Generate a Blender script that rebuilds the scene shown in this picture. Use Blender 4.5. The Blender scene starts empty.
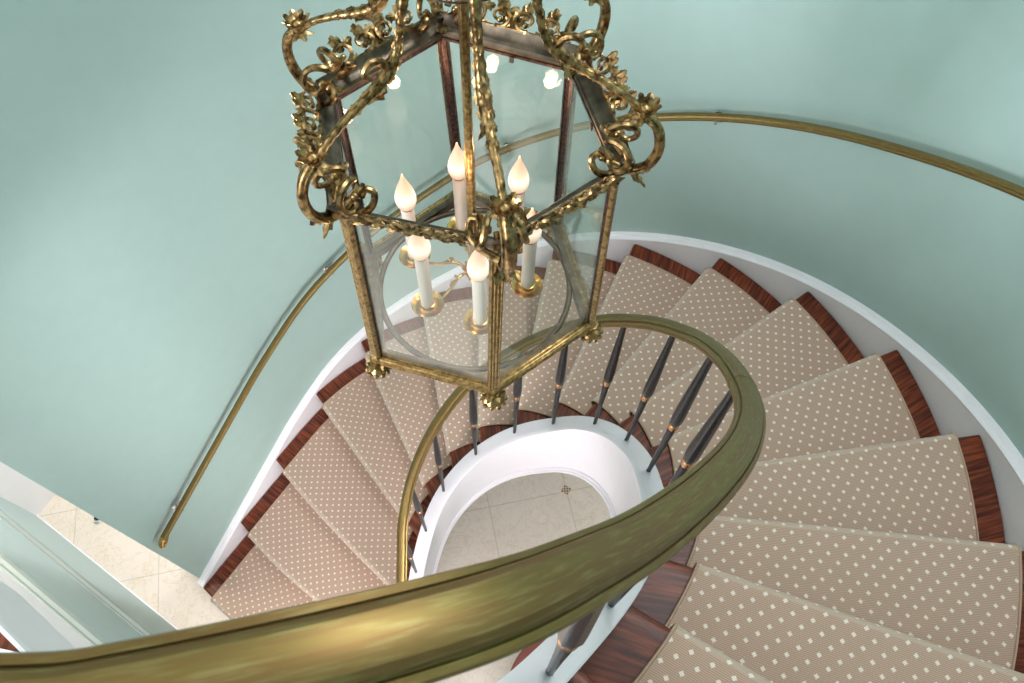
import bpy, math, random
from mathutils import Vector, Matrix, Quaternion
random.seed(7)
PI = math.pi
C = bpy.context.scene.collection
H = 4.42                      # camera height above the hall floor
RISE = 0.18

# ------------------------------------------------------------------ camera
F, NX, NY = 740.0, 494.3, 751.5
dv = Vector((NX-512, NY-341.5, F)).normalized()
Zc = -dv
Xc = (Vector((1,0,0)) - Zc[0]*Zc).normalized()
Yc = Zc.cross(Xc)
# world X,Y,Z expressed in camera (x right, y down, z forward)
right = Vector((Xc[0], Yc[0], Zc[0])); down = Vector((Xc[1], Yc[1], Zc[1])); fwd = Vector((Xc[2], Yc[2], Zc[2]))
cam_d = bpy.data.cameras.new('camera'); cam = bpy.data.objects.new('camera', cam_d); C.objects.link(cam)
m = Matrix.Identity(4)
for r in range(3):
    m[r][0] = right[r]; m[r][1] = -down[r]; m[r][2] = -fwd[r]
m[2][3] = H
cam.matrix_world = m
cam_d.sensor_width = 36; cam_d.lens = F*36/1024; cam_d.clip_start = 0.02; cam_d.clip_end = 100
cam_d.dof.use_dof = True; cam_d.dof.focus_distance = 1.7; cam_d.dof.aperture_fstop = 18
bpy.context.scene.camera = cam

def at(px, py, z):
    """the place at height z that the photograph shows at this pixel (used for surveying only)"""
    d = right*((px-512)/F) + down*((py-341.5)/F) + fwd
    return Vector((0,0,H)) + d*((z-H)/d.z)

# ------------------------------------------------------------------ materials
def node_mat(name):
    mt = bpy.data.materials.new(name); mt.use_nodes = True
    nt = mt.node_tree; b = nt.nodes['Principled BSDF']
    return mt, nt, b
def N(nt, t, **k):
    n = nt.nodes.new(t)
    for a, v in k.items():
        if a in ('operation','data_type','blend_type','feature','distance','wave_type','bands_direction','noise_dimensions'): setattr(n, a, v)
        else: n.inputs[a].default_value = v
    return n
def srgb(r, g, b):
    f = lambda c: (c/255/12.92 if c/255 <= .04045 else ((c/255+.055)/1.055)**2.4)
    return (f(r), f(g), f(b), 1)
def math_n(nt, op, a, b=None, c=None):
    n = nt.nodes.new('ShaderNodeMath'); n.operation = op
    for i, v in enumerate((a, b, c)):
        if v is None: continue
        if isinstance(v, (int, float)): n.inputs[i].default_value = v
        else: nt.links.new(v, n.inputs[i])
    return n.outputs[0]
def mixc(nt, fac, a, b):
    n = nt.nodes.new('ShaderNodeMix'); n.data_type = 'RGBA'
    for i, v in ((0, fac), (6, a), (7, b)):
        if hasattr(v, 'node'): nt.links.new(v, n.inputs[i])
        else: n.inputs[i].default_value = v
    return n.outputs[2]
def bump(nt, b, height, strength, dist=.001):
    n = nt.nodes.new('ShaderNodeBump'); n.inputs['Strength'].default_value = strength; n.inputs['Distance'].default_value = dist
    nt.links.new(height, n.inputs['Height']); nt.links.new(n.outputs[0], b.inputs['Normal'])
def obj_coord(nt):
    return nt.nodes.new('ShaderNodeTexCoord').outputs['Object']
def plain(name, col, rough=.5, metal=0, spec=.5):
    mt, nt, b = node_mat(name)
    nz = N(nt, 'ShaderNodeTexNoise', Scale=14.0, Detail=3.0); nt.links.new(obj_coord(nt), nz.inputs['Vector'])
    dark = tuple(c*.93 for c in col[:3]) + (1,)
    nt.links.new(mixc(nt, nz.outputs['Fac'], dark, col), b.inputs['Base Color'])
    b.inputs['Roughness'].default_value = rough; b.inputs['Metallic'].default_value = metal
    b.inputs['Specular IOR Level'].default_value = spec
    return mt
def metal(name, c1, c2, rough=.3, nscale=60, bstr=.3, streak=None, mt_=1.0):
    mt, nt, b = node_mat(name)
    oc = obj_coord(nt)
    nz = N(nt, 'ShaderNodeTexNoise', Scale=float(nscale), Detail=4.0); nt.links.new(oc, nz.inputs['Vector'])
    r = nt.nodes.new('ShaderNodeMapRange'); nt.links.new(nz.outputs['Fac'], r.inputs[0]); r.inputs[1].default_value = .35; r.inputs[2].default_value = .65
    nt.links.new(mixc(nt, r.outputs[0], c1, c2), b.inputs['Base Color'])
    b.inputs['Metallic'].default_value = mt_; b.inputs['Roughness'].default_value = rough
    if bstr: bump(nt, b, nz.outputs['Fac'], bstr, .002)
    return mt

M = {}
M['wall'] = plain('aqua_wall_paint', srgb(170,194,189), .55, spec=.3)
M['wall2'] = plain('aqua_panel_paint', srgb(180,200,197), .5, spec=.3)
M['white'] = plain('white_trim_paint', srgb(250,245,250), .35)
M['curb'] = plain('white_curb_paint', srgb(240,234,240), .3)
M['ceil'] = plain('ceiling_paint', srgb(235,235,230), .7)
M['grout'] = plain('grey_cornice_paint', srgb(150,158,152), .6)
M['brass'] = metal('aged_brass', srgb(190,156,106), srgb(84,64,42), .33, 110, .25)
M['brass_bright'] = metal('polished_brass', srgb(222,180,110), srgb(196,150,84), .2, 40, .1)
M['brass_pale'] = metal('worn_fluted_brass', srgb(192,160,108), srgb(122,96,60), .3, 130, .3)
M['bronze'] = metal('dark_bronze', srgb(112,100,86), srgb(76,68,60), .42, 40, .25)
M['copper'] = metal('dark_copper_strip', srgb(98,74,68), srgb(54,42,42), .35, 160, .3)
M['iron'] = metal('black_gunmetal', srgb(52,52,56), srgb(30,30,33), .33, 90, .2, mt_=.6)
M['collar'] = metal('rose_brass', srgb(232,180,130), srgb(190,140,96), .25, 50, .1)
M['chrome'] = metal('chrome', srgb(225,225,228), srgb(205,205,210), .12, 20, 0)

def rail_mat():
    mt, nt, b = node_mat('tarnished_brass_rail')
    oc = obj_coord(nt)
    mp = nt.nodes.new('ShaderNodeMapping'); mp.inputs['Scale'].default_value = (110, 1.6, 1); nt.links.new(nt.nodes.new('ShaderNodeUVMap').outputs[0], mp.inputs[0])
    n1 = N(nt, 'ShaderNodeTexNoise', Scale=1.0, Detail=5.0, Roughness=.65, Distortion=.5); nt.links.new(mp.outputs[0], n1.inputs['Vector'])
    n2 = N(nt, 'ShaderNodeTexNoise', Scale=70.0, Detail=4.0); mq = nt.nodes.new('ShaderNodeMapping'); mq.inputs['Scale'].default_value = (6, .45, 1); nt.links.new(nt.nodes.new('ShaderNodeUVMap').outputs[0], mq.inputs[0]); nt.links.new(mq.outputs[0], n2.inputs['Vector'])
    r = nt.nodes.new('ShaderNodeMapRange'); nt.links.new(n1.outputs['Fac'], r.inputs[0]); r.inputs[1].default_value = .38; r.inputs[2].default_value = .62
    c = mixc(nt, r.outputs[0], srgb(128,96,60), srgb(130,114,64))
    r2 = nt.nodes.new('ShaderNodeMapRange'); nt.links.new(n2.outputs['Fac'], r2.inputs[0]); r2.inputs[1].default_value = .5; r2.inputs[2].default_value = .85
    c = mixc(nt, r2.outputs[0], c, srgb(154,144,94))
    nt.links.new(c, b.inputs['Base Color']); b.inputs['Metallic'].default_value = .85; b.inputs['Roughness'].default_value = .45
    bump(nt, b, n2.outputs['Fac'], .04, .001)
    return mt
M['rail'] = rail_mat()

def wood_mat():
    mt, nt, b = node_mat('mahogany')
    uv = nt.nodes.new('ShaderNodeUVMap').outputs[0]
    mp = nt.nodes.new('ShaderNodeMapping'); mp.inputs['Scale'].default_value = (3, 42, 1); nt.links.new(uv, mp.inputs[0])
    nz = N(nt, 'ShaderNodeTexNoise', Scale=1.6, Detail=5.0, Roughness=.6, Distortion=.3); nt.links.new(mp.outputs[0], nz.inputs['Vector'])
    mp2 = nt.nodes.new('ShaderNodeMapping'); mp2.inputs['Scale'].default_value = (6, 150, 1); nt.links.new(uv, mp2.inputs[0])
    nf = N(nt, 'ShaderNodeTexNoise', Scale=1.0, Detail=2.0); nt.links.new(mp2.outputs[0], nf.inputs['Vector'])
    r = nt.nodes.new('ShaderNodeMapRange'); nt.links.new(nz.outputs['Fac'], r.inputs[0]); r.inputs[1].default_value = .35; r.inputs[2].default_value = .65
    c = mixc(nt, r.outputs[0], srgb(84,36,23), srgb(152,76,46))
    r5 = nt.nodes.new('ShaderNodeMapRange'); nt.links.new(nf.outputs['Fac'], r5.inputs[0]); r5.inputs[1].default_value = .4; r5.inputs[2].default_value = .65
    f = math_n(nt, 'MULTIPLY', r5.outputs[0], .75)
    c = mixc(nt, f, c, srgb(46,20,15))
    nt.links.new(c, b.inputs['Base Color']); b.inputs['Roughness'].default_value = .36; b.inputs['Specular IOR Level'].default_value = .3
    return mt
M['wood'] = wood_mat()

def carpet_mat(name='dotted_beige_carpet', c1=srgb(168,136,118), c2=srgb(202,172,154)):
    mt, nt, b = node_mat(name)
    uv = nt.nodes.new('ShaderNodeUVMap').outputs[0]
    sp = nt.nodes.new('ShaderNodeSeparateXYZ')
    mp = nt.nodes.new('ShaderNodeMapping'); mp.inputs['Rotation'].default_value = (0, 0, PI/4); mp.inputs['Scale'].default_value = (1/.0315,)*2 + (1,)
    nt.links.new(uv, mp.inputs[0])
    nj = N(nt, 'ShaderNodeTexNoise', Scale=900.0, Detail=1.0); nt.links.new(uv, nj.inputs['Vector'])
    nt.links.new(mp.outputs[0], sp.inputs[0])
    j = math_n(nt, 'MULTIPLY_ADD', nj.outputs['Fac'], .16, -.08)
    def dist(o):
        a = math_n(nt, 'FRACT', o); a = math_n(nt, 'SUBTRACT', a, .5); return math_n(nt, 'ABSOLUTE', a)
    ax, ay = dist(sp.outputs[0]), dist(sp.outputs[1])
    mx = math_n(nt, 'ADD', math_n(nt, 'MAXIMUM', ax, ay), j)
    dot = math_n(nt, 'LESS_THAN', mx, .138)
    s2 = nt.nodes.new('ShaderNodeSeparateXYZ'); nt.links.new(uv, s2.inputs[0])
    rib = math_n(nt, 'SINE', math_n(nt, 'MULTIPLY', s2.outputs[1], 2*PI/.0042))
    rib01 = math_n(nt, 'MULTIPLY_ADD', rib, .5, .5)
    col = mixc(nt, rib01, c1, c2)
    nz = N(nt, 'ShaderNodeTexNoise', Scale=300.0, Detail=2.0); nt.links.new(uv, nz.inputs['Vector'])
    col = mixc(nt, math_n(nt, 'MULTIPLY', nz.outputs['Fac'], .35), col, srgb(208,186,166))
    col = mixc(nt, dot, col, srgb(240,228,218))
    nt.links.new(col, b.inputs['Base Color']); b.inputs['Roughness'].default_value = .95; b.inputs['Specular IOR Level'].default_value = .1
    b.inputs['Sheen Weight'].default_value = .25
    hgt = math_n(nt, 'ADD', rib01, dot); bump(nt, b, hgt, .35, .0015)
    return mt
M['carpet'] = carpet_mat()
M['carpet_nosing'] = carpet_mat('carpet_nosing_pale', srgb(182,156,138), srgb(208,184,166))  # same dotted carpet in paler colours, for the nosing strip
M['binding'] = plain('carpet_binding', srgb(186,160,138), .95, spec=.1)

def tile_mat():
    mt, nt, b = node_mat('marble_floor_tiles')
    oc = obj_coord(nt)
    mp = nt.nodes.new('ShaderNodeMapping'); mp.vector_type = 'POINT'
    a = math.radians(-12); P0 = .485
    mp.inputs['Rotation'].default_value = (0, 0, a)
    mp.inputs['Location'].default_value = (-.225, -1.28, 0)
    nt.links.new(oc, mp.inputs[0])
    sp = nt.nodes.new('ShaderNodeSeparateXYZ'); nt.links.new(mp.outputs[0], sp.inputs[0])
    def line(o):
        x = math_n(nt, 'DIVIDE', o, P0); f = math_n(nt, 'FRACT', math_n(nt, 'ADD', x, .5)); f = math_n(nt, 'ABSOLUTE', math_n(nt, 'SUBTRACT', f, .5))
        return math_n(nt, 'LESS_THAN', f, .0045)
    g = math_n(nt, 'MAXIMUM', line(sp.outputs[0]), line(sp.outputs[1]))
    n1 = N(nt, 'ShaderNodeTexNoise', Scale=2.2, Detail=6.0, Roughness=.6, Distortion=.6); nt.links.new(oc, n1.inputs['Vector'])
    n2 = N(nt, 'ShaderNodeTexNoise', Scale=9.0, Detail=7.0, Roughness=.7, Distortion=1.6); nt.links.new(oc, n2.inputs['Vector'])
    vein = math_n(nt, 'ABSOLUTE', math_n(nt, 'SUBTRACT', n2.outputs['Fac'], .5))
    vein = math_n(nt, 'LESS_THAN', vein, .012)
    c = mixc(nt, n1.outputs['Fac'], srgb(214,202,188), srgb(240,226,214))
    c = mixc(nt, math_n(nt, 'MULTIPLY', vein, .45), c, srgb(196,168,120))
    c = mixc(nt, math_n(nt, 'MULTIPLY', g, .6), c, srgb(168,160,142))
    nt.links.new(c, b.inputs['Base Color']); b.inputs['Roughness'].default_value = .35
    return mt
M['tile'] = tile_mat()
def inset_mat():
    mt, nt, b = node_mat('inset_mosaic')
    ck = N(nt, 'ShaderNodeTexBrick', Scale=1.0); ck.offset = 0
    ck.inputs['Color1'].default_value = srgb(120,86,60); ck.inputs['Color2'].default_value = srgb(160,112,84); ck.inputs['Mortar'].default_value = srgb(208,196,170)
    ck.inputs['Mortar Size'].default_value = .0022; ck.inputs['Brick Width'].default_value = .0155; ck.inputs['Row Height'].default_value = .0155
    nt.links.new(obj_coord(nt), ck.inputs['Vector']); nt.links.new(ck.outputs[0], b.inputs['Base Color']); b.inputs['Roughness'].default_value = .4
    return mt
M['inset'] = inset_mat()

def glass_mat():
    mt = bpy.data.materials.new('thin_clear_glass'); mt.use_nodes = True; nt = mt.node_tree
    nt.nodes.clear(); out = nt.nodes.new('ShaderNodeOutputMaterial')
    tr = nt.nodes.new('ShaderNodeBsdfTransparent'); tr.inputs[0].default_value = (.955,.985,.975,1)
    gl = nt.nodes.new('ShaderNodeBsdfGlossy'); gl.inputs['Roughness'].default_value = .03
    lw = nt.nodes.new('ShaderNodeLayerWeight'); lw.inputs[0].default_value = .5   # Schlick reflectance of a thin pane
    sch = math_n(nt, 'MULTIPLY_ADD', math_n(nt, 'POWER', lw.outputs['Facing'], 5.0), .9, .035)
    df = nt.nodes.new('ShaderNodeBsdfDiffuse'); df.inputs[0].default_value = (.8,.88,.88,1)
    mx = nt.nodes.new('ShaderNodeMixShader'); nt.links.new(sch, mx.inputs[0]); nt.links.new(tr.outputs[0], mx.inputs[1]); nt.links.new(gl.outputs[0], mx.inputs[2])
    nz = N(nt, 'ShaderNodeTexNoise', Scale=9.0, Detail=5.0); nt.links.new(obj_coord(nt), nz.inputs['Vector'])
    m2 = nt.nodes.new('ShaderNodeMixShader'); nt.links.new(math_n(nt, 'MULTIPLY', nz.outputs['Fac'], .045), m2.inputs[0])   # dusty film
    nt.links.new(mx.outputs[0], m2.inputs[1]); nt.links.new(df.outputs[0], m2.inputs[2])
    nt.links.new(m2.outputs[0], out.inputs[0])
    return mt
M['glass'] = glass_mat()
def bulb_mat():
    mt, nt, b = node_mat('lit_frosted_bulb')
    sp = nt.nodes.new('ShaderNodeSeparateXYZ'); nt.links.new(obj_coord(nt), sp.inputs[0])
    r = nt.nodes.new('ShaderNodeValToRGB'); nt.links.new(math_n(nt, 'DIVIDE', sp.outputs[2], .082), r.inputs[0])
    e = r.color_ramp.elements
    e[0].position = 0; e[0].color = (.95,.42,.26,1); e[1].position = 1; e[1].color = (.85,.34,.22,1)
    x = e.new(.22); x.color = (1,.72,.48,1); x = e.new(.42); x.color = (1.0,.93,.78,1); x = e.new(.62); x.color = (1,.66,.46,1)
    st = nt.nodes.new('ShaderNodeValToRGB'); nt.links.new(math_n(nt, 'DIVIDE', sp.outputs[2], .082), st.inputs[0])
    q = st.color_ramp.elements; q[0].color = (.3,.3,.3,1); q[1].color = (.24,.24,.24,1); y = q.new(.4); y.color = (1,1,1,1)
    b.inputs['Base Color'].default_value = (.45,.28,.22,1)
    nt.links.new(r.outputs[0], b.inputs['Emission Color']); nt.links.new(math_n(nt, 'MULTIPLY', st.outputs[0], .66), b.inputs['Emission Strength'])
    b.inputs['Roughness'].default_value = .3
    return mt
M['bulb'] = bulb_mat()
M['sleeve'] = plain('candle_sleeve', srgb(222,204,196), .4)
M['red'] = plain('dark_red_ring', srgb(92,22,18), .5)
M['table'] = plain('table_top_mahogany', srgb(104,48,42), .3)
M['navy'] = plain('navy_rug', srgb(42,46,66), .9, spec=.1)
M['plaster'] = plain('white_plaster_panel', srgb(242,236,238), .6)

# ------------------------------------------------------------------ mesh helpers
def cr(pts, u):
    """Catmull-Rom through pts at real index u (0..n-1)"""
    n = len(pts); i = int(math.floor(u)); i = max(0, min(n-2, i)); t = u - i
    p1, p2 = pts[i], pts[i+1]
    p0 = pts[i-1] if i > 0 else p1*2 - p2
    p3 = pts[i+2] if i+2 < n else p2*2 - p1
    if t < 0: return p1 + (p2-p0)*.5*t
    if t > 1: return p2 + (p3-p1)*.5*(t-1)
    return .5*((2*p1) + (p2-p0)*t + (2*p0-5*p1+4*p2-p3)*t*t + (3*p1-p0-3*p2+p3)*t*t*t)
def smooth_path(pts, per=8):
    pts = [Vector(p) for p in pts]; out = []
    for i in range((len(pts)-1)*per+1): out.append(cr(pts, i/per))
    return out

class MB:
    def __init__(s): s.v = []; s.f = []; s.uv = []; s.mi = []
    def add(s, vs, fs, uvs=None, mi=0):
        o = len(s.v); s.v += [Vector(v) for v in vs]
        for k, f in enumerate(fs):
            s.f.append([i+o for i in f]); s.mi.append(mi)
            s.uv.append(uvs[k] if uvs else None)
    def sweep(s, path, prof, ups=None, closed=False, cap=True, scale=None, mi=0, pclosed=True):
        """prof: (side, up) points around; side is horizontal for ups given, else parallel transport"""
        n = len(path); k = len(prof); rings = []; prev = None; L = 0; Ls = []
        for i in range(n):
            a = path[i-1] if (i > 0 or closed) else path[i]
            b = path[(i+1) % n] if (i < n-1 or closed) else path[i]
            t = (b-a)
            if t.length < 1e-9: t = Vector((0,0,1))
            t.normalize()
            if ups is not None:
                up = ups if isinstance(ups, Vector) else ups[i]
                sd = t.cross(up)
                if sd.length < 1e-6: sd = Vector((1,0,0))
                sd.normalize(); u2 = sd.cross(t).normalized()
            else:
                if prev is None:
                    r = Vector((0,0,1)) if abs(t.z) < .9 else Vector((1,0,0))
                    sd = t.cross(r).normalized()
                else:
                    sd = prev - t*prev.dot(t); sd.normalize()
                prev = sd; u2 = sd.cross(t).normalized()
            sc = scale[i] if scale else 1
            rings.append([path[i] + sd*(p[0]*sc) + u2*(p[1]*sc) for p in prof])
            if i: L += (path[i]-path[i-1]).length
            Ls.append(L)
        vs = [v for r in rings for v in r]; fs = []; uvs = []
        pl = [0]
        for j in range(k): pl.append(pl[-1] + math.dist(prof[j], prof[(j+1) % k]))
        for i in range(n if closed else n-1):
            i2 = (i+1) % n
            for j in range(k if pclosed else k-1):
                j2 = (j+1) % k
                fs.append([i*k+j, i*k+j2, i2*k+j2, i2*k+j])
                l2 = Ls[i2] if i2 else L
                uvs.append([(pl[j], Ls[i]), (pl[j+1], Ls[i]), (pl[j+1], l2), (pl[j], l2)])
        if cap and not closed and pclosed:
            fs.append(list(range(k-1, -1, -1))); uvs.append(None)
            fs.append([(n-1)*k+j for j in range(k)]); uvs.append(None)
        s.add(vs, fs, uvs, mi)
    def tube(s, path, r, seg=8, closed=False, squash=1, mi=0):
        prof = [(math.cos(2*PI*i/seg), math.sin(2*PI*i/seg)*squash) for i in range(seg)]
        path = [Vector(p) for p in path]
        sc = r if isinstance(r, (list, tuple)) else [r]*len(path)
        s.sweep(path, prof, None, closed, True, sc, mi)
    def lathe(s, prof, seg=24, c=(0,0,0), mat=None, mi=0, lobes=0, lobe=0):
        c = Vector(c); vs = []; k = len(prof)
        for i in range(seg):
            a = 2*PI*i/seg; q = 1 + (lobe*math.cos(lobes*a) if lobes else 0)
            for r, z in prof:
                p = Vector((r*q*math.cos(a), r*q*math.sin(a), z))
                vs.append(c + (mat @ p if mat is not None else p))
        fs = []
        for i in range(seg):
            i2 = (i+1) % seg
            for j in range(k-1): fs.append([i*k+j, i2*k+j, i2*k+j+1, i*k+j+1])
        s.add(vs, fs, None, mi)
    def box(s, p0, p1, rot=0, c=None, mi=0):
        x0,y0,z0 = p0; x1,y1,z1 = p1
        vs = [Vector((x,y,z)) for z in (z0,z1) for x,y in ((x0,y0),(x1,y0),(x1,y1),(x0,y1))]
        if rot: 
            R = Matrix.Rotation(rot, 3, 'Z'); vs = [R @ v for v in vs]
        if c is not None: vs = [v+Vector(c) for v in vs]
        s.add(vs, [(3,2,1,0),(4,5,6,7),(0,1,5,4),(1,2,6,5),(2,3,7,6),(3,0,4,7)], None, mi)
    def leaf(s, base, d, nrm, ln, wd, curl=.3, seg=6, mi=0, th=.0008):
        """pointed, lobed acanthus leaf with a mid rib and real thickness"""
        d = Vector(d).normalized(); nrm = Vector(nrm); sd = d.cross(nrm)
        if sd.length < 1e-6: sd = d.orthogonal()
        sd.normalize(); nrm = sd.cross(d).normalized()
        top = []; bot = []
        for i in range(seg+1):
            t = i/seg
            w = wd*math.sin(PI*min(1, t*.92+.08))**.8*(1+.28*math.sin(t*PI*5)) if i < seg else 0
            c = Vector(base) + d*(ln*t) + nrm*(ln*curl*t*t)
            row = [c - sd*w*.5 + nrm*w*.18, c + nrm*(-.05*wd), c + sd*w*.5 + nrm*w*.18]
            top.append([q + nrm*th for q in row]); bot.append([q - nrm*th for q in row])
        vs = [q for r in top for q in r] + [q for r in bot for q in r]; o = 3*(seg+1); fs = []
        for i in range(seg):
            for j in range(2):
                a = i*3+j; fs.append([a, a+1, a+4, a+3]); fs.append([o+a, o+a+3, o+a+4, o+a+1])
            a = i*3; fs.append([a, a+3, o+a+3, o+a]); a += 2; fs.append([a, o+a, o+a+3, a+3])
        fs.append([0, o, o+1, 1]); fs.append([1, o+1, o+2, 2])
        s.add(vs, fs, None, mi)
    def ball(s, c, r, seg=8, mi=0, sq=1):
        prof = [(max(1e-5, r*math.sin(PI*i/6)), -r*sq*math.cos(PI*i/6)) for i in range(7)]
        s.lathe(prof, seg, c, None, mi)
    def build(s, name, mats, parent=None, smooth=True, angle=40, loc=None):
        me = bpy.data.meshes.new(name)
        off = Vector(loc) if loc is not None else Vector((0,0,0))
        me.from_pydata([tuple(v-off) for v in s.v], [], s.f); 
        if any(u is not None for u in s.uv):
            ul = me.uv_layers.new(name='UVMap')
            for p, u in zip(me.polygons, s.uv):
                if u is None: 
                    for li, vi in zip(p.loop_indices, p.vertices):
                        q = me.vertices[vi].co; ul.data[li].uv = (q.x, q.y)
                    continue
                for li, q in zip(p.loop_indices, u): ul.data[li].uv = q
        if not isinstance(mats, (list, tuple)): mats = [mats]
        for mm in mats: me.materials.append(mm)
        for p, i in zip(me.polygons, s.mi): p.material_index = i
        me.update()
        if smooth:
            me.polygons.foreach_set('use_smooth', [True]*len(me.polygons))
            me.set_sharp_from_angle(angle=math.radians(angle))
        o = bpy.data.objects.new(name, me); C.objects.link(o)
        if parent is not None:
            o.parent = parent
            q = parent; base = Vector((0,0,0))
            while q is not None: base += q.location; q = q.parent
            o.location = off - base
        else: o.location = off
        return o

def thing(name, label, cat, loc=(0,0,0), group=None):
    o = bpy.data.objects.new(name, None); C.objects.link(o); o.location = loc; o.empty_display_size = .1
    o['label'] = label; o['category'] = cat
    if group: o['group'] = group
    return o
def struct(o): o['kind'] = 'structure'; return o
def tag(o, label, cat, group=None):
    o['label'] = label; o['category'] = cat
    if group: o['group'] = group
    return o

# ------------------------------------------------------------------ stair plan
CO = Vector((.07,.80)); RO = 1.40
CI = Vector((.03,.775)); RG = .446
def pol(c, r, deg): return Vector((c.x + r*math.cos(math.radians(deg)), c.y + r*math.sin(math.radians(deg))))
tdir = Vector((.544,.839)).normalized()
T2 = Vector((-1.397,1.107))
OUT = {0: T2-tdir*.715, 1: T2-tdir*.355, 2: T2, 3: Vector((-1.205,1.402)), 4: Vector((-1.01,1.704))}
for i, a in zip(range(5, 21), (125.1,109.4,96.,81.3,65.9,50.1,34.2,17.8,1.5,-15.,-31.,-46.5,-62.,-78.,-94.,-110.)): OUT[i] = pol(CO, RO, a)
INN = {0: Vector((-.22,-.05)), 1: Vector((-.335,.16)), 2: Vector((-.42,.42)), 3: Vector((-.445,.665))}
for i, a in zip(range(4, 14), (157.1,138.8,120.7,102.7,83.2,64.,48.5,30.,8.6,-12.)): INN[i] = pol(CI, RG, a)
INN.update({14: Vector((.438,.530)), 15: Vector((.362,.388)), 16: Vector((.262,.250)), 17: Vector((.135,.118)), 18: Vector((0,.0)), 19: Vector((-.15,-.06)), 20: Vector((-.3,-.1))})
# angle functions so that the curve stays circular between treads
def Op(u):
    if u <= 3.45: return T2 + tdir*((u-2)*.3555)
    a = [147.5,139.,125.1,109.4,96.,81.3,65.9,50.1,34.2,17.8,1.5,-15.,-31.,-46.5,-62.,-78.,-94.,-110.]
    pts = [Vector((x,0,0)) for x in a]
    return pol(CO, RO, cr(pts, u-3).x) if u > 4 else (T2 + tdir*((u-2)*.3555)).lerp(pol(CO, RO, cr(pts, u-3).x), (u-3.45)/.55)
INL = [Vector((INN[i].x, INN[i].y, 0)) for i in range(21)]
def _ip(u):
    q = cr(INL, u)
    if 4 <= u <= 13:
        v = Vector((q.x, q.y)) - CI; return CI + v.normalized()*RG
    return Vector((q.x, q.y))
def Ip(u):
    r = .55
    return sum((_ip(u + r*k/4)*w_ for k, w_ in zip(range(-4, 5), (1,2,3,4,4.4,4,3,2,1))), Vector((0,0)))/24.4
def inward(u, e=.02):
    t = (Ip(u+e) - Ip(u-e)).normalized(); return Vector((-t.y, t.x)) * -1    # towards the well (set below)
# travel runs clockwise, so the well lies to the right of travel
def well_dir(fn, u, e=.03):
    t = (fn(u+e)-fn(u-e)).normalized(); return Vector((t.y, -t.x))
def V3(p, z): return Vector((p.x, p.y, z))

# ------------------------------------------------------------------ setting
# hall floor
b = MB(); b.add([(-6,-5,0),(4,-5,0),(4,4.5,0),(-6,4.5,0),(-6,-5,-.1),(4,-5,-.1),(4,4.5,-.1),(-6,4.5,-.1)], [(0,1,2,3),(7,6,5,4),(0,4,5,1),(1,5,6,2),(2,6,7,3),(3,7,4,0)])
floor = struct(b.build('floor', M['tile'], smooth=False))
ins = at(566,490,0)
b = MB(); b.box((-.024,-.024,0), (.024,.024,.0025), math.radians(12+45), ins)
o = b.build('floor_inset', M['inset'], floor, smooth=False, loc=ins)

# curved stair wall: straight run then the arc, continuing behind the camera
def wall_path(off, u0=.62, u1=20.0, n=200):
    return [Op(u) - well_dir(Op, u)*off for u in [u0 + (u1-u0)*i/n for i in range(n+1)]]
E0 = Vector((-1.684,.862))
WO = .024
inn_ = [E0] + wall_path(WO, 1.0); out_ = [E0 + Vector((-.839,.544))*.14] + wall_path(WO+.14, 1.0)
# the bottom of the wall ends in a clean vertical corner at E0
b = MB(); n = len(inn_); ZT = 6.3
vs = [V3(p,0) for p in inn_] + [V3(p,ZT) for p in inn_] + [V3(p,0) for p in out_] + [V3(p,ZT) for p in out_]
fs = []
for i in range(n-1):
    fs += [(i,i+1,n+i+1,n+i), (2*n+i,3*n+i,3*n+i+1,2*n+i+1), (n+i,n+i+1,3*n+i+1,3*n+i)]
fs += [(0,n,3*n,2*n), (n-1,3*n-1,4*n-1,2*n-1)]
b.add(vs, fs); struct(b.build('wall_back', M['wall'], angle=50))

# stair skirt with moulded cap
def skirt(u0, u1, n=170):
    us = [u0 + (u1-u0)*i/n for i in range(n+1)]
    b = MB(); rings = []
    for u in us:
        w = well_dir(Op, u); p = Op(u); zt = u*RISE + .055; zt = max(zt, .06)
        f = lambda s: p - w*s
        zb = max(0, zt - .32)
        prof = [(WO, zb), (.004, zb), (.004, zt-.035), (-.002, zt-.032), (-.002, zt-.02), (-.008, zt-.016), (-.011, zt-.006), (-.006, zt-.001), (.004, zt+.002), (.008, zt+.008), (.016, zt+.010), (WO, zt+.012)]
        rings.append([V3(f(s), z) for s, z in prof])
    k = len(rings[0]); vs = [v for r in rings for v in r]; fs = []
    for i in range(n):
        for j in range(k-1): fs.append((i*k+j, i*k+j+1, (i+1)*k+j+1, (i+1)*k+j))
    fs.append(tuple(range(k))); fs.append(tuple(n*k + j for j in range(k-1, -1, -1)))
    b.add(vs, fs); return b.build('baseboard_back', M['white'], angle=25)
struct(skirt(.93, 18.6))

# far hall: white wall beyond the first step, panelled wall beside it
pA, pB = Vector((-2.739,1.228)), Vector((-2.659,1.375)); dA = (pB-pA).normalized()
q0 = pA - dA*1.0; q1 = pA + dA*2.4; nn = Vector((-dA.y, dA.x))
b = MB(); vs = [V3(q0,0),V3(q1,0),V3(q1,3.0),V3(q0,3.0)]; vs += [v + Vector((nn.x,nn.y,0))*.12 for v in vs]
b.add(vs, [(0,1,2,3),(7,6,5,4),(0,4,5,1),(1,5,6,2),(2,6,7,3),(3,7,4,0)]); struct(b.build('wall_hall', M['plaster'], smooth=False))

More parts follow.
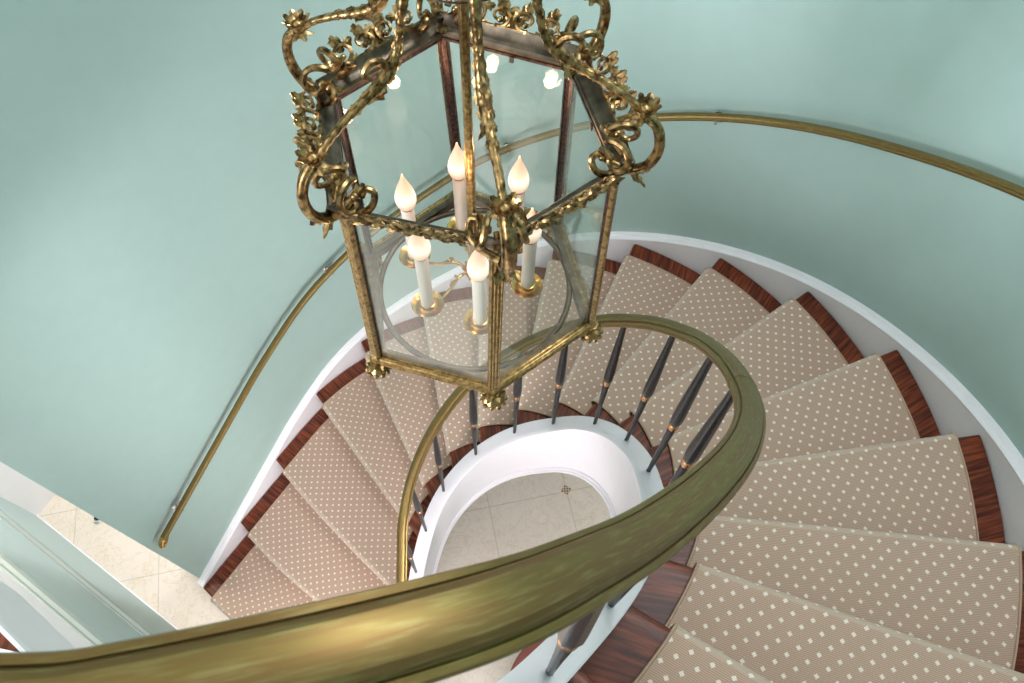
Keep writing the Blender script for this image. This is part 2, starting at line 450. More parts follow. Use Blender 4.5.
pt, pn = Vector((.836,-.549)), Vector((.549,.836)); P0 = Vector((-1.722,.561))
def pw(s, off, z): q = P0 + pt*s + pn*off; return Vector((q.x,q.y,z))
S0, S1 = -1.35, .60
def pslab(name, s0, s1, d0, d1, z0, z1, mt, parent=None):
    b = MB(); vs = [pw(s0,d0,z0),pw(s1,d0,z0),pw(s1,d1,z0),pw(s0,d1,z0)]; vs += [v + Vector((0,0,z1-z0)) for v in vs]
    b.add(vs, [(3,2,1,0),(4,5,6,7),(0,1,5,4),(1,2,6,5),(2,3,7,6),(3,0,4,7)]); return b.build(name, mt, parent, smooth=False)
wl = struct(pslab('wall_left', S0, S1, -.12, 0, 0, 1.70, M['wall2']))
struct(pslab('wall_left_upper', S0, S1, -.12, 0, 1.70, 3.0, M['plaster']))
struct(pslab('baseboard_left', S0, S1, 0, .006, 0, .012, M['white']))
def moulding(name, z, sc, mt):
    prof = [(0,0),(.006,0),(.010,.012),(.020,.018),(.024,.032),(.018,.046),(.008,.052),(.004,.062),(0,.064)]
    b = MB(); k = len(prof); vs = [pw(S0, d*sc, z+h*sc) for d,h in prof] + [pw(S1, d*sc, z+h*sc) for d,h in prof]
    b.add(vs, [(j, k+j, k+j+1, j+1) for j in range(k-1)] + [tuple(range(k)), tuple(range(2*k-1,k-1,-1))]); return b
b = moulding('', .87, 1.0, None)
s = S0
while s < S1:
    vs = [pw(s,0,.825),pw(s+.017,0,.825),pw(s+.017,.010,.825),pw(s,.010,.825)]; vs += [v+Vector((0,0,.02)) for v in vs]
    b.add(vs, [(3,2,1,0),(4,5,6,7),(0,1,5,4),(1,2,6,5),(2,3,7,6),(3,0,4,7)], None, 1); s += .034
struct(b.build('trim_1', [M['grout'], M['grout']], angle=25))
struct(moulding('', 1.69, 1.15, None).build('trim_2', M['grout'], angle=25))

# upper landing
e1, e2 = at(-60,568,3.24), at(28,656,3.24)
poly = [Vector((.10,-.02,0)), Vector((e2.x,e2.y,0)), Vector((e1.x,e1.y,0)), Vector((-2.2,1.0,0)), Vector((-3.2,.9,0)), Vector((-3.2,-5,0)), Vector((1.0,-5,0)), V3(Op(18),0)]
b = MB(); n = len(poly)
b.add([Vector((p.x,p.y,3.24)) for p in poly] + [Vector((p.x,p.y,3.02)) for p in poly],
      [tuple(range(n)), tuple(range(2*n-1,n-1,-1))] + [(i, n+i, n+(i+1)%n, (i+1)%n) for i in range(n)],
      [[(p.y,p.x*.5) for p in poly]] + [[(0,0)]*n] + [[(0,0)]*4]*n)
b.mi = [0] + [1]*(len(b.f)-1)
lan = struct(b.build('floor_upper', [M['wood'], M['plaster']], smooth=False))
b = MB(); b.sweep([V3(p,3.232) for p in (poly[0],poly[1],poly[2],poly[3])], [(-.003,-.010),(.003,-.010),(.003,.010),(-.003,.010)], Vector((0,0,1)))
struct(b.build('trim_3', M['white'], smooth=False))
r0, r1, r2 = at(-70,640,3.245), at(0,651,3.245), at(29,657.5,3.245)
b = MB(); ra = (r1-r2).normalized(); rp = Vector((-ra.y, ra.x, 0)); rp = rp if rp.y < 0 else -rp
pr = [r2 + ra*1.5, r2, r2 + rp*1.0, r2 + ra*1.5 + rp*1.0]; n = 4
n = len(pr); cen = sum(pr, Vector())/n
b.add(pr + [Vector((p.x,p.y,3.2405)) for p in pr], [tuple(range(n)), tuple(range(2*n-1,n-1,-1))] + [(i,(i+1)%n,n+(i+1)%n,n+i) for i in range(n)])
pi_ = [p.lerp(cen, .03)+Vector((0,0,.0)) for p in pr]
b2 = MB(); b2.sweep([p+Vector((0,0,.001)) for p in pr], [(-.004,-.003),(.004,-.003),(.004,.002),(-.004,.002)], Vector((0,0,1)), closed=True)
rug = b.build('landing_rug', M['navy'], smooth=False); tag(rug, 'dark navy rug with a pale edge on the mahogany upper landing', 'rug')
b2.build('rug_border', M['plaster'], rug, smooth=False)
# ceiling above, with the opening the skylight fills
b = MB(); x0,x1,y0,y1 = -6,4,-5,4.5; a0,a1,c0,c1 = .5,2.7,.7,2.6
vs = [(x0,y0,6.3),(x1,y0,6.3),(x1,y1,6.3),(x0,y1,6.3),(a0,c0,6.3),(a1,c0,6.3),(a1,c1,6.3),(a0,c1,6.3)]; vs += [(x,y,6.4) for x,y,z in vs]
fs = [(0,4,5,1),(1,5,6,2),(2,6,7,3),(3,7,4,0)]; fs += [tuple(8+i for i in reversed(f)) for f in fs]; fs += [(4,12,13,5),(5,13,14,6),(6,14,15,7),(7,15,12,4)]
b.add(vs, fs); struct(b.build('ceiling', M['ceil'], smooth=False))
for nm_, p0_, p1_ in (('wall_front', (-6,-5.1,3.02), (4,-5,6.3)), ('wall_left_far', (-6.1,-5,3.02), (-6,4.5,6.3)), ('wall_right', (4,-5,3.02), (4.1,4.5,6.3))):
    b = MB(); b.box(p0_, p1_); struct(b.build(nm_, M['wall'], smooth=False))
# unseen beam added under the landing to shade the upper stair wall
b = MB(); b.box((-3.2,-.75,2.35),(.75,-.55,3.03)); struct(b.build('shade_beam', M['plaster'], smooth=False))

# ------------------------------------------------------------------ staircase
stair = thing('staircase', 'curving mahogany staircase with a dotted beige carpet runner and white curb around the open well', 'staircase', (0,.8,0))
def line_pt(u, w): return Ip(u).lerp(Op(u), w)
def nose(i, w):
    """point of nosing line i at lateral fraction w, slightly swept on the low steps"""
    p = line_pt(i, w); bulge = {1:.09,2:.06,3:.02}.get(i, 0)
    if bulge:
        t = (line_pt(i+.05,w)-line_pt(i-.05,w)).normalized(); p = p - t*(bulge*4*w*(1-w))
    return p
NT = 18
for i in range(1, NT):
    z = i*RISE
    # wood tread: outline between nosing i and a little behind nosing i+1
    K = 10; rows = []
    for k in range(K+1):
        a = k/K; row = []
        for w in [j/12 for j in range(13)]:
            p = nose(i, w).lerp(nose(i+1, w), 0)
            q = line_pt(i + a*1.12, w)
            if a == 0: q = p
            else:
                bl = (nose(i,w)-line_pt(i,w))*(1-a)+(nose(i+1,w)-line_pt(i+1,w))*a
                q = q + bl
            row.append(q)
        rows.append(row)
    b = MB(); W = 13
    ov = .012 if i > 1 else .03
    t0 = [(nose(i,j/12)-line_pt(i+.06,j/12)).normalized() for j in range(13)]
    def lipz(rowp, zz, ex): return [V3(rowp[j]+t0[j]*ex, zz) for j in range(13)]
    front = [lipz(rows[0], z-.034, -.004), lipz(rows[0], z-.028, ov*.6), lipz(rows[0], z-.012, ov), lipz(rows[0], z-.003, ov*.7)]
    grid = front + [[V3(p, z) for p in r] for r in rows] + [[V3(p, z-.03) for p in rows[-1]]]
    vs = [p for r in grid for p in r]; fs = []; uvs = []
    G = len(grid)
    def lc(r, c):
        q = vs[r*W+c]; ang = c/12*(Op(i)-Ip(i)).length
        return (ang + i*3.1, r*.031*(.35+.65*c/12) + i*1.7)
    for r in range(G-1):
        for c in range(W-1):
            f = (r*W+c, r*W+c+1, (r+1)*W+c+1, (r+1)*W+c); fs.append(f); uvs.append([lc(r,c), lc(r,c+1), lc(r+1,c+1), lc(r+1,c)])
    # underside and edge strips
    ls = [r*W for r in range(G)]; rs = [r*W+W-1 for r in range(G)]
    b.add(vs, fs, uvs)
    und = [V3(Ip(i), z-.034), V3(Op(i), z-.034), V3(Op(i+1.12), z-.03), V3(Ip(i+1.12), z-.03)]
    b.add(und, [(0,1,2,3)], [[(0,0),(1,0),(1,.3),(0,.3)]])
    eo = []; 
    for k in range(K+1): eo += [V3(rows[k][12], z), V3(rows[k][12], z-.034)]
    b.add(eo, [(2*k,2*k+1,2*k+3,2*k+2) for k in range(K)], [[(0,k*.03),(.03,k*.03),(.03,k*.03+.03),(0,k*.03+.03)] for k in range(K)])
    tr = b.build('tread', M['wood'], stair, angle=35, loc=V3(line_pt(i+.5,.5), z))
    # riser board
    b = MB(); rr = [nose(i, j/12) - t0[j]*.012 for j in range(13)]; r2 = [p - t0[j]*.018 for j, p in enumerate(rr)]
    vs = [V3(p, z-.033) for p in rr] + [V3(p, z-RISE) for p in rr] + [V3(p, z-.033) for p in r2] + [V3(p, z-RISE) for p in r2]
    b.add(vs, [(13+j, 13+j+1, j+1, j) for j in range(12)] + [(26+j, 27+j, 40+j, 39+j) for j in range(12)], [[(j*.08,0),(j*.08+.08,0),(j*.08+.08,.15),(j*.08,.15)] for j in range(12)]*2)
    b.build('riser', M['wood'], tr, smooth=False, loc=V3(line_pt(i,.5), z-.1))
    # carpet: tread top, round the nosing, down the riser
    b = MB(); NW = 24; th = .010
    fr = (nose(i,.5)); xd = (Op(i)-Ip(i)).normalized(); yd = Vector((-xd.y, xd.x))
    if (line_pt(i+.5,.5)-fr).dot(yd) < 0: yd = -yd
    cols = []
    for j in range(NW+1):
        Wd = (Op(i)-Ip(i)).length
        wi, wo = .095, .083
        s_ = j/NW
        pts = []
        def P_(u, base=None):
            L = (Op(u)-Ip(u)).length; w = (wi + (L-wi-wo)*s_)/L
            k = u-i; p = line_pt(u, w)
            b0 = nose(i,w)-line_pt(i,w); b1 = nose(i+1,w)-line_pt(i+1,w)
            return p + b0*(1-k) + b1*k
        td = (P_(i)-P_(i+.06)).normalized()
        top = [P_(i + a) for a in (1.04,.9,.75,.6,.45,.3,.15,.04)]
        prof = [(p, z+th) for p in top]
        p0 = P_(i); R_ = .5*(.034+2*th)
        for q in range(0, 9):
            a = PI/2 - PI*q/8
            prof.append((p0 + td*(ov-.006+math.cos(a)*R_*.75), z-.017 + math.sin(a)*R_))
        prof.append((p0 + td*(-.001), z-.050)); prof.append((p0 - td*.002, z-.10)); prof.append((p0 - td*.002, z-RISE+th*.5))
        cols.append(prof)
    vs = []; uvx = []
    for j, prof in enumerate(cols):
        L = 0; last = None
        p0 = P_(i)
        for k, (p, zz) in enumerate(prof):
            vs.append(V3(p, zz))
            if k < 8: u_ = ((p-fr).dot(xd), (p-fr).dot(yd)); base = u_
            else:
                L += math.sqrt((p-last[0]).length_squared + (zz-last[1])**2); 
                u_ = (base[0], base[1]-L)
            last = (p, zz); uvx.append(u_)
    k = len(cols[0]); ofs = (i*.0137, i*.0091); fs = []; uvs = []
    for j in range(NW):
        for q in range(k-1):
            f = (j*k+q, (j+1)*k+q, (j+1)*k+q+1, j*k+q+1); fs.append(f); uvs.append([(uvx[v][0]+ofs[0], uvx[v][1]+ofs[1]) for v in f])
    # bound edges
    mis = [0]*len(fs)
    b.add(vs, fs, uvs)
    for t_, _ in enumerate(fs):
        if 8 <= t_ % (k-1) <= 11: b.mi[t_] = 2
    for j, sg in ((0,1),(NW,-1)):
        edge = [vs[j*k+q] for q in range(k)]
        b.tube(edge, .0038, 6, mi=1)
    b.build('carpet', [M['carpet'], M['binding'], M['carpet_nosing']], tr, angle=60, loc=V3(line_pt(i,.5), z))
# last riser up to the landing
b = MB(); i = NT; rr = [line_pt(i, j/12) for j in range(13)]
b.add([V3(p, 3.05) for p in rr] + [V3(p, i*RISE-RISE) for p in rr], [(13+j,14+j,j+1,j) for j in range(12)], [[(j*.08,0),(j*.08+.08,0),(j*.08+.08,.15),(j*.08,.15)] for j in range(12)])
b.build('riser', M['wood'], stair, smooth=False)

# white curb and inner fascia
def curb_center(u): return Ip(u) + well_dir(Ip, u)*.028
def fascia_depth(u): return .49
us = [1.2 + (18.0-1.2)*i/220 for i in range(221)]
b = MB(); rings = []
for u in us:
    c = Ip(u); w = well_dir(Ip, u); zt = u*RISE + .045; zb = max(0, zt - fascia_depth(u))
    zq = lambda dz: max(zb, zt-dz)
    prof = [(-.002, max(0, zt-.30)), (-.002, zt), (.002, zt+.003), (.050, zt+.003), (.054, zt+.002), (.062, zt+.000), (.068, zt-.006), (.068, zt-.014), (.062, zt-.019), (.060, zt-.026), (.060, zb+.045), (.066, zb+.040), (.068, zb+.030), (.066, zb+.022), (.072, zb+.018), (.072, zb), (.004, zb)]
    rings.append([V3(c + w*s, z) for s, z in prof])
k = len(rings[0]); vs = [v for r in rings for v in r]; n = len(rings)-1
fs = [(i*k+j, (i+1)*k+j, (i+1)*k+(j+1)%k, i*k+(j+1)%k) for i in range(n) for j in range(k)]
fs += [tuple(range(k)), tuple(n*k+j for j in range(k-1,-1,-1))]
b.add(vs, fs); b.build('curb', M['curb'], stair, angle=25)
# plaster soffit following the flight
b = MB(); rings = []
for i in range(161):
    u = 2.9 + (18-2.9)*i/160; z1 = u*RISE-.22; 
    p, q = Ip(u) + well_dir(Ip,u)*.01, Op(u)
    rings.append([V3(p, z1), V3(q, z1), V3(q, z1-.03), V3(p, z1-.03)])
vs = [v for r in rings for v in r]
fs = [(i*4+j, i*4+(j+1)%4, (i+1)*4+(j+1)%4, (i+1)*4+j) for i in range(160) for j in range(4)] + [(0,1,2,3),(643,642,641,640)]
b.add(vs, fs); b.build('soffit', M['plaster'], stair, angle=30)

# ------------------------------------------------------------------ balustrade
rail_pts = []
for a, z in ((-172.8,1.33),(178,1.36),(164.6,1.42),(150,1.56),(131.5,1.755),(113.9,1.94),(98,2.10),(83.9,2.235),(70,2.38),(53.2,2.545),(40,2.665),(25.4,2.80),(12,2.915),(1.6,3.01)):
    p = pol(CI, .42, a); rail_pts.append(Vector((p.x,p.y,z)))
start = [Vector((-.33,.30,1.12)), Vector((-.385,.50,1.22))]
rail_pts = start + rail_pts
for x, y, z in ((728,361,3.20),(742.5,385,3.315),(750,407,3.43),(748.5,428,3.53),(739,452,3.635),(713,483,3.745),(680,512,3.825),(640,541,3.895),(600,562,3.955),(545,589,4.015),(500,606.5,4.045),(455,621,4.06),(380,642,4.075),(300,662,4.085),(200,685,4.09),(100,704,4.09),(0,716,4.09)):
    rail_pts.append(at(x, y, z))
rail_pts += [Vector((x,y,4.09)) for x, y in ((-.36,.018),(-.53,.048),(-.70,.115),(-.93,.245),(-1.15,.40),(-1.38,.57),(-1.60,.725))]
RP = smooth_path(rail_pts, 8)
# two light smoothing passes keep the survey jitter out of the curve
for _ in range(14):
    RP = [RP[0]] + [(RP[i-1]+RP[i]*2+RP[i+1])/4 for i in range(1, len(RP)-1)] + [RP[-1]]
railing = thing('stair_railing', 'tarnished brass handrail on black fluted balusters curving around the open stairwell', 'railing', (0,.4,0))
def rail_prof(w):
    s = w/.045
    half = [(.0,.0150),(.006,.0148),(.011,.0135),(.0145,.0108),(.0158,.0080),(.0148,.0048),(.0160,.0046),(.0174,.0062),(.0212,.0052),(.0225,.0020),(.0220,-.0010),(.0200,-.0028),(.0182,-.0036),(.0182,-.0058),(.0196,-.0070),(.0190,-.0105),(.0150,-.0125),(.0125,-.0170),(.006,-.0175)]
    pr = [(x*s, y*s) for x, y in half]; return pr + [(-x, y) for x, y in reversed(pr[1:])] + [(0, -.0175*s)] if False else pr + [(-x, y) for x, y in reversed(pr[1:])]
b = MB(); b.sweep(RP, rail_prof(.045), Vector((0,0,1))); b.build('handrail', M['rail'], railing, angle=22)
# fitted joint where the flight rail meets the easing
j0 = min(range(len(RP)), key=lambda i: (RP[i]-at(741,382,3.30)).length)
b = MB(); seg = RP[j0:j0+3]; b.sweep([seg[0].lerp(seg[1],.2), seg[1].lerp(seg[2],.3)], [(x*1.05,y*1.05) for x,y in rail_prof(.045)], Vector((0,0,1)))
b.build('rail_joint', M['rail'], railing, angle=22)

def baluster_mesh():
    """profile for a unit baluster 0.72 m tall"""
    return [(.0001,0),(.0062,0),(.0070,.004),(.0062,.012),(.0068,.06),(.0082,.20),(.0100,.300),(.0108,.328),(.0098,.338)]
upper = [(.0098,.362),(.0135,.372),(.0152,.400),(.0146,.450),(.0118,.560),(.0090,.660),(.0078,.715),(.0076,.74)]
base_px = [(.774,-.391)]
bal_xy = [(-.391,.774),(-.337,.943),(-.248,1.075),(-.103,1.189),(.075,1.214),(.232,1.164),(.372,1.055),(.453,.909),(.455,.717),(.412,.548),(.330,.395),(.216,.245),(.086,.111),(-.05,.01)]
def nearest_u(x, y):
    return min([1+17.2*i/1500 for i in range(1501)], key=lambda u: (curb_center(u)-Vector((x,y))).length)
def rail_z_at(x, y):
    k = min(range(len(RP)), key=lambda i: (RP[i].x-x)**2 + (RP[i].y-y)**2 + (.02 if RP[i].z < 0 else 0)); return RP[k]
first = None
landing_xy = [(-.25,.015),(-.43,.028),(-.60,.072),(-.79,.178),(-.92,.238),(-1.08,.35),(-1.24,.465),(-1.40,.585),(-1.52,.668)]
for x, y in [(-.415,.60)] + bal_xy[:-1] + landing_xy:
    if (x, y) in landing_xy: cc = Vector((x, y)); zb = 3.24
    else: u = nearest_u(x, y); cc = curb_center(u); zb = u*RISE + .046
    p = V3(cc, zb)
    tp = rail_z_at(cc.x, cc.y) - Vector((0,0,.013)); hgt = tp.z - zb; s = hgt/.74
    if first is None:
        first = True
        ba = None
    def fl(prof, n=24, k=8, d=.06):
        out = MB(); out.lathe([(r, z) for r, z in prof], n, (0,0,0), None, 0, k, d); return out
    tilt = Vector((tp.x-p.x, tp.y-p.y, 0))
    def place(mb):
        for v in mb.v:
            t = v.z/hgt; v += tilt*t + p
        return mb
    lo = [(r, z*s) for r, z in baluster_mesh()]; up = [(r, z*s) for r, z in upper]
    mb = MB(); mb.lathe(lo + [(.0090,.35*s)], 24, (0,0,0), None, 0, 8, .07); mb.lathe([(.0090,.35*s)] + up, 24, (0,0,0), None, 0, 8, .07)
    bo = place(mb).build('baluster', M['iron'], railing, angle=60, loc=p)
    mb = MB(); mb.lathe([(.009,.336*s),(.0118,.338*s),(.0128,.343*s),(.0116,.348*s),(.0124,.352*s),(.0136,.358*s),(.0126,.364*s),(.009,.366*s)], 20)
    place(mb).build('collar', M['collar'], bo, loc=p+Vector((0,0,.35*s)))

# ------------------------------------------------------------------ wall handrail
hr = thing('wall_handrail', 'slim brass handrail following the curved aqua stair wall', 'handrail', (0,2.1,0))
def hz(u):
    t = [(.5,.875),(1,.965),(2,1.146),(3,1.325),(4,1.503),(5,1.685),(6,1.89),(7,2.095),(8,2.283),(9,2.452),(10,2.622),(11,2.792),(12,2.985),(13,3.165),(18,4.065)]
    for (a, za), (c_, zc) in zip(t, t[1:]):
        if a <= u <= c_: return za + (zc-za)*(u-a)/(c_-a)
    return t[-1][1]
HU = [1.2 + (17.5-1.2)*i/200 for i in range(201)]
HP = [V3(Op(u) + well_dir(Op,u)*(.05-WO+.012), hz(u)) for u in HU]
for _ in range(6): HP = [HP[0]] + [(HP[i-1]+HP[i]*2+HP[i+1])/4 for i in range(1,len(HP)-1)] + [HP[-1]]
def oval(a, c_): return [(a*math.cos(2*PI*i/18), c_*math.sin(2*PI*i/18) + .12*c_*(1 if i % 2 else 0)) for i in range(18)]
pr = [(0,.0135),(.006,.013),(.011,.0105),(.014,.006),(.0135,.0035),(.016,.002),(.0165,-.003),(.0145,-.006),(.012,-.007),(.010,-.012),(.004,-.014)]
pr = pr + [(-x,y) for x,y in reversed(pr[1:])]
b = MB(); b.sweep(HP, [(x*.98,y*.98) for x,y in pr], Vector((0,0,1))); b.build('rail', M['rail'], hr, angle=25)
# scrolled end turning down and back to the wall
e = HP[0]; t = (HP[0]-HP[2]).normalized(); w = well_dir(Op,1.2); wv = Vector((-w.x,-w.y,0))
endp = smooth_path([e-t*.01, e + t*.012, e + t*.028 - Vector((0,0,.014)), e + t*.030 - Vector((0,0,.040)) + wv*.004, e + t*.018 - Vector((0,0,.062)) + wv*.012, e - t*.020 - Vector((0,0,.078)) + wv*.030, e - t*.035 - Vector((0,0,.080)) + wv*.040], 6)
b = MB(); b.tube(endp, [.0145-.006*i/len(endp) for i in range(len(endp))], 12); b.build('rail_end', M['brass_bright'], hr)
for u in (1.62, 4.9, 7.35, 9.42, 12.3, 15.3):
    k = min(range(len(HU)), key=lambda i: abs(HU[i]-u)); p = HP[k]; w = well_dir(Op,u); wv = Vector((-w.x,-w.y,0))
    wp = p + wv*.042 - Vector((0,0,.035))
    b = MB(); b.tube(smooth_path([wp, wp - wv*.03 + Vector((0,0,.002)), p - Vector((0,0,.03)), p - Vector((0,0,.012))], 5), .0055, 10)
    q = Quaternion(Vector((0,0,1)).rotation_difference(-wv)).to_matrix()
    br = b.build('bracket', M['chrome'], hr, loc=wp)
    b = MB(); b.lathe([(.0001,.0),(.024,.0),(.024,.004),(.018,.008),(.0001,.009)], 20, wp + wv*.004, q); b.build('wall_plate', M['chrome'], br, loc=wp)

# ------------------------------------------------------------------ hanging lantern
S = .22; AX = Vector((-.0481,.8093)); ZT_, ZB_ = 3.6122, 3.1859
topv = [at(x,y,ZT_) for x,y in ((345,207),(497,237),(616,165),(572,63),(442,30),(333,93))]
botv = [at(x,y,ZB_) for x,y in ((378,357),(493,388),(590,322),(557,224),(461,193),(370,254))]
AXv = Vector((AX.x, AX.y, 0))
lan_t = thing('hanging_lantern', 'six-sided brass lantern with glass panes and six lit candle bulbs hanging over the stairwell', 'lantern', (AX.x, AX.y, ZB_))
def rad(k):
    d = topv[k]-AXv; d.z = 0; return d.normalized(), d.length
def outv(k):   # outward normal of side k (between corner k and k+1)
    a, c_ = topv[k], topv[(k+1)%6]; e_ = (c_-a); n_ = Vector((e_.y,-e_.x,0)).normalized()
    if n_.dot((a+c_)/2 - AXv) < 0: n_ = -n_
    return n_
ZV = Vector((0,0,1))
def hexring(vl, prof, mb, mi=0):
    """mitred sweep of prof (outward, up) around the six corners"""
    rings = []
    for k in range(6):
        n1, n2 = outv(k-1), outv(k); mdir = (n1+n2).normalized(); ln = 1/max(.3, mdir.dot(n1))
        rings.append([vl[k] + mdir*ln*o_ + ZV*z_ for o_, z_ in prof])
    kk = len(prof); vs = [v for r in rings for v in r]
    mb.add(vs, [(i*kk+j, i*kk+(j+1)%kk, ((i+1)%6)*kk+(j+1)%kk, ((i+1)%6)*kk+j) for i in range(6) for j in range(kk)], None, mi)
# top frame: dark coved band, brass bead outside, copper strip inside
b = MB()
hexring(topv, [(-.002,-.013),(-.002,-.004),(.001,.000),(.007,.002),(.013,.007),(.017,.014),(.019,.018),(.022,.017),(.020,.008),(.013,-.001),(.012,-.013)], b)
b.build('top_frame', M['bronze'], lan_t, angle=30)
b = MB(); hexring(topv, [(-.0035,-.016),(-.0035,-.011),(-.0012,-.010),(-.0012,-.006),(.002,-.006),(.002,-.016)], b)
b.build('glazing_strip', M['copper'], lan_t, angle=30)
# bottom frame, ribbed
def ribbed(w, h, n=3):
    out = []; 
    for j in range(n):
        y0 = -h/2 + h*j/n
        for q in range(5): a = -PI/2 + PI*q/4; out.append((w/2 + (h/n)*.42*math.cos(a), y0 + h/n*(.5 + .46*math.sin(a))))
    for j in range(n):
        x0 = w/2 - w*j/n
        for q in range(5): a = PI*q/4; out.append((x0 - w/n*.5 + w/n*.46*math.cos(a), h/2 + (w/n)*.4*math.sin(a)))
    out += [(-w/2, h/2), (-w/2, -h/2)]
    return out
b = MB(); hexring(botv, [(x-.001, y) for x, y in ribbed(.020,.019)], b); b.build('bottom_frame', M['brass_pale'], lan_t, angle=35)
b = MB(); hexring(botv, [(-.0150,-.008),(-.0150,.0125),(-.002,.0125),(-.002,.009),(-.0115,.009),(-.0115,-.009)], b); b.build('bottom_lining', M['bronze'], lan_t, angle=35)
# posts
for k in range(6):
    d, L = rad(k); a, c_ = botv[k] + ZV*.006, topv[k] - ZV*.012
    ax_ = (c_-a).normalized(); sd = d.cross(ax_).normalized(); dd = ax_.cross(sd).normalized()
    if dd.dot(d) < 0: dd = -dd
    # outer fluted brass
    prof = []
    for j in range(4):
        for q in range(5):
            aa = PI*q/4; prof.append((-.0108 + .0216*(j + .5 - .47*math.cos(aa))/4, .0060 + .0024*math.sin(aa)))
    prof += [(.0108,-.0005),(-.0108,-.0005)]
    def bar(prof, name, mt):
        mb = MB(); kk = len(prof); vs = [a + sd*x + dd*y for x, y in prof] + [c_ + sd*x + dd*y for x, y in prof]
        mb.add(vs, [(j,(j+1)%kk,kk+(j+1)%kk,kk+j) for j in range(kk)] + [tuple(range(kk-1,-1,-1)), tuple(range(kk,2*kk))])
        return mb.build(name, mt, lan_t, angle=35, loc=a)
    po = bar(prof, 'post', M['brass_pale'])
    inn2 = [(-.0100,-.0006),(-.0100,-.0050),(-.0050,-.0066),(-.0042,-.0050),(.0042,-.0050),(.0050,-.0066),(.0100,-.0050),(.0100,-.0006)]
    mb = MB(); kk = len(inn2); vs = [a + sd*x + dd*y for x, y in inn2] + [c_ + sd*x + dd*y for x, y in inn2]
    mb.add(vs, [(j,(j+1)%kk,kk+(j+1)%kk,kk+j) for j in range(kk)]); mb.build('post_lining', M['copper'], po, angle=35, loc=a)
# panes
for k in range(6):
    k2 = (k+1)%6; n_ = outv(k)
    A, B_, C_, D_ = topv[k], topv[k2], botv[k2], botv[k]
    e_ = (B_-A).normalized()*.004
    vs = [A+e_-ZV*.014, B_-e_-ZV*.014, C_-e_+ZV*.008, D_+e_+ZV*.008]
    mb = MB(); mb.add(vs + [v - n_*.002 for v in vs], [(0,1,2,3),(7,6,5,4),(0,4,5,1),(1,5,6,2),(2,6,7,3),(3,7,4,0)])
    mb.build('glass_pane', M['glass'], lan_t, smooth=False, loc=(A+C_)/2)
# small retaining clips on the back panes
for k, f_ in ((3,.45),(2,.45),(4,.5)):
    A, B_ = topv[k], topv[(k+1)%6]; p = A.lerp(B_, f_) - outv(k)*.004 - ZV*.014
    mb = MB(); mb.box((-.0035,-.0015,-.011),(.0035,.0015,0), math.atan2((B_-A).y,(B_-A).x), p); mb.build('pane_clip', M['bronze'], lan_t, smooth=False, loc=p)
# feet
for k in range(6):
    d, L = rad(k); p = botv[k] + d*.004 - ZV*.008
    mb = MB(); mb.lathe([(.0001,.004),(.013,.003),(.0125,-.005),(.009,-.010),(.015,-.016),(.0210,-.022),(.0200,-.031),(.012,-.037),(.0001,-.038)], 28, p, None, 0, 7, .05)
    for q in range(11):
        a = 2*PI*q/11; mb.ball(p + Vector((.0215*math.cos(a), .0215*math.sin(a), -.0265)), .0056, 8)
    for q in range(6):
        a = 2*PI*q/6; mb.leaf(p+Vector((.007*math.cos(a),.007*math.sin(a),-.004)), (math.cos(a),math.sin(a),-.6), (math.cos(a),math.sin(a),.8), .017, .011, .1)
    mb.build('foot', M['brass'], lan_t, loc=p)
# cresting: flaring pierced acanthus along each side
def cresting(k):
    A, B_ = topv[k], topv[(k+1)%6]; n_ = outv(k); e_ = B_-A; L = e_.length; e_ = e_.normalized()
    up = (n_*.62 + ZV*.60).normalized(); nr = e_.cross(up).normalized()
    O_ = A + n_*.020 + ZV*.016
    mb = MB()
    def pt(x, y, z=0): return O_ + e_*x + up*y + nr*z
    mb.tube([pt(.02,.001), pt(L-.02,.001)], .0024, 6)
    nl = 4; seg = (L-.05)/nl
    for j in range(nl):
        x0 = .025 + seg*j; sg = 1 if j < nl/2 else -1
        cx = x0 + seg*.5; R_ = seg*.46
        pts = [];
        for q in range(22):
            a = -.6*PI + sg*0 + 2.1*PI*q/21*1.0; r_ = R_*(1 - .62*q/21)
            pts.append(pt(cx + sg*r_*math.cos(a), R_*.9 + r_*.85*math.sin(a), .0015*math.sin(q)))
        mb.tube(pts, [.0038 - .0012*q/21 for q in range(22)], 6)
        mb.ball(pts[-1], .0050, 8)
        for q in (3, 8, 12):
            o_ = (pts[q]-pt(cx, R_*.9)).normalized(); mb.leaf(pts[q], o_ + e_*sg*.5, nr, seg*.46, seg*.34, .12)
        mb.leaf(pt(cx, R_*.9), up + e_*sg*.3, nr, seg*.62, seg*.44, .15)
    c0 = (.5*L)
    for s_ in (-1, 0, 1): mb.leaf(pt(c0 + s_*.004, .004), up + e_*s_*.7, nr, .034 - abs(s_)*.009, .014, .25)
    return mb
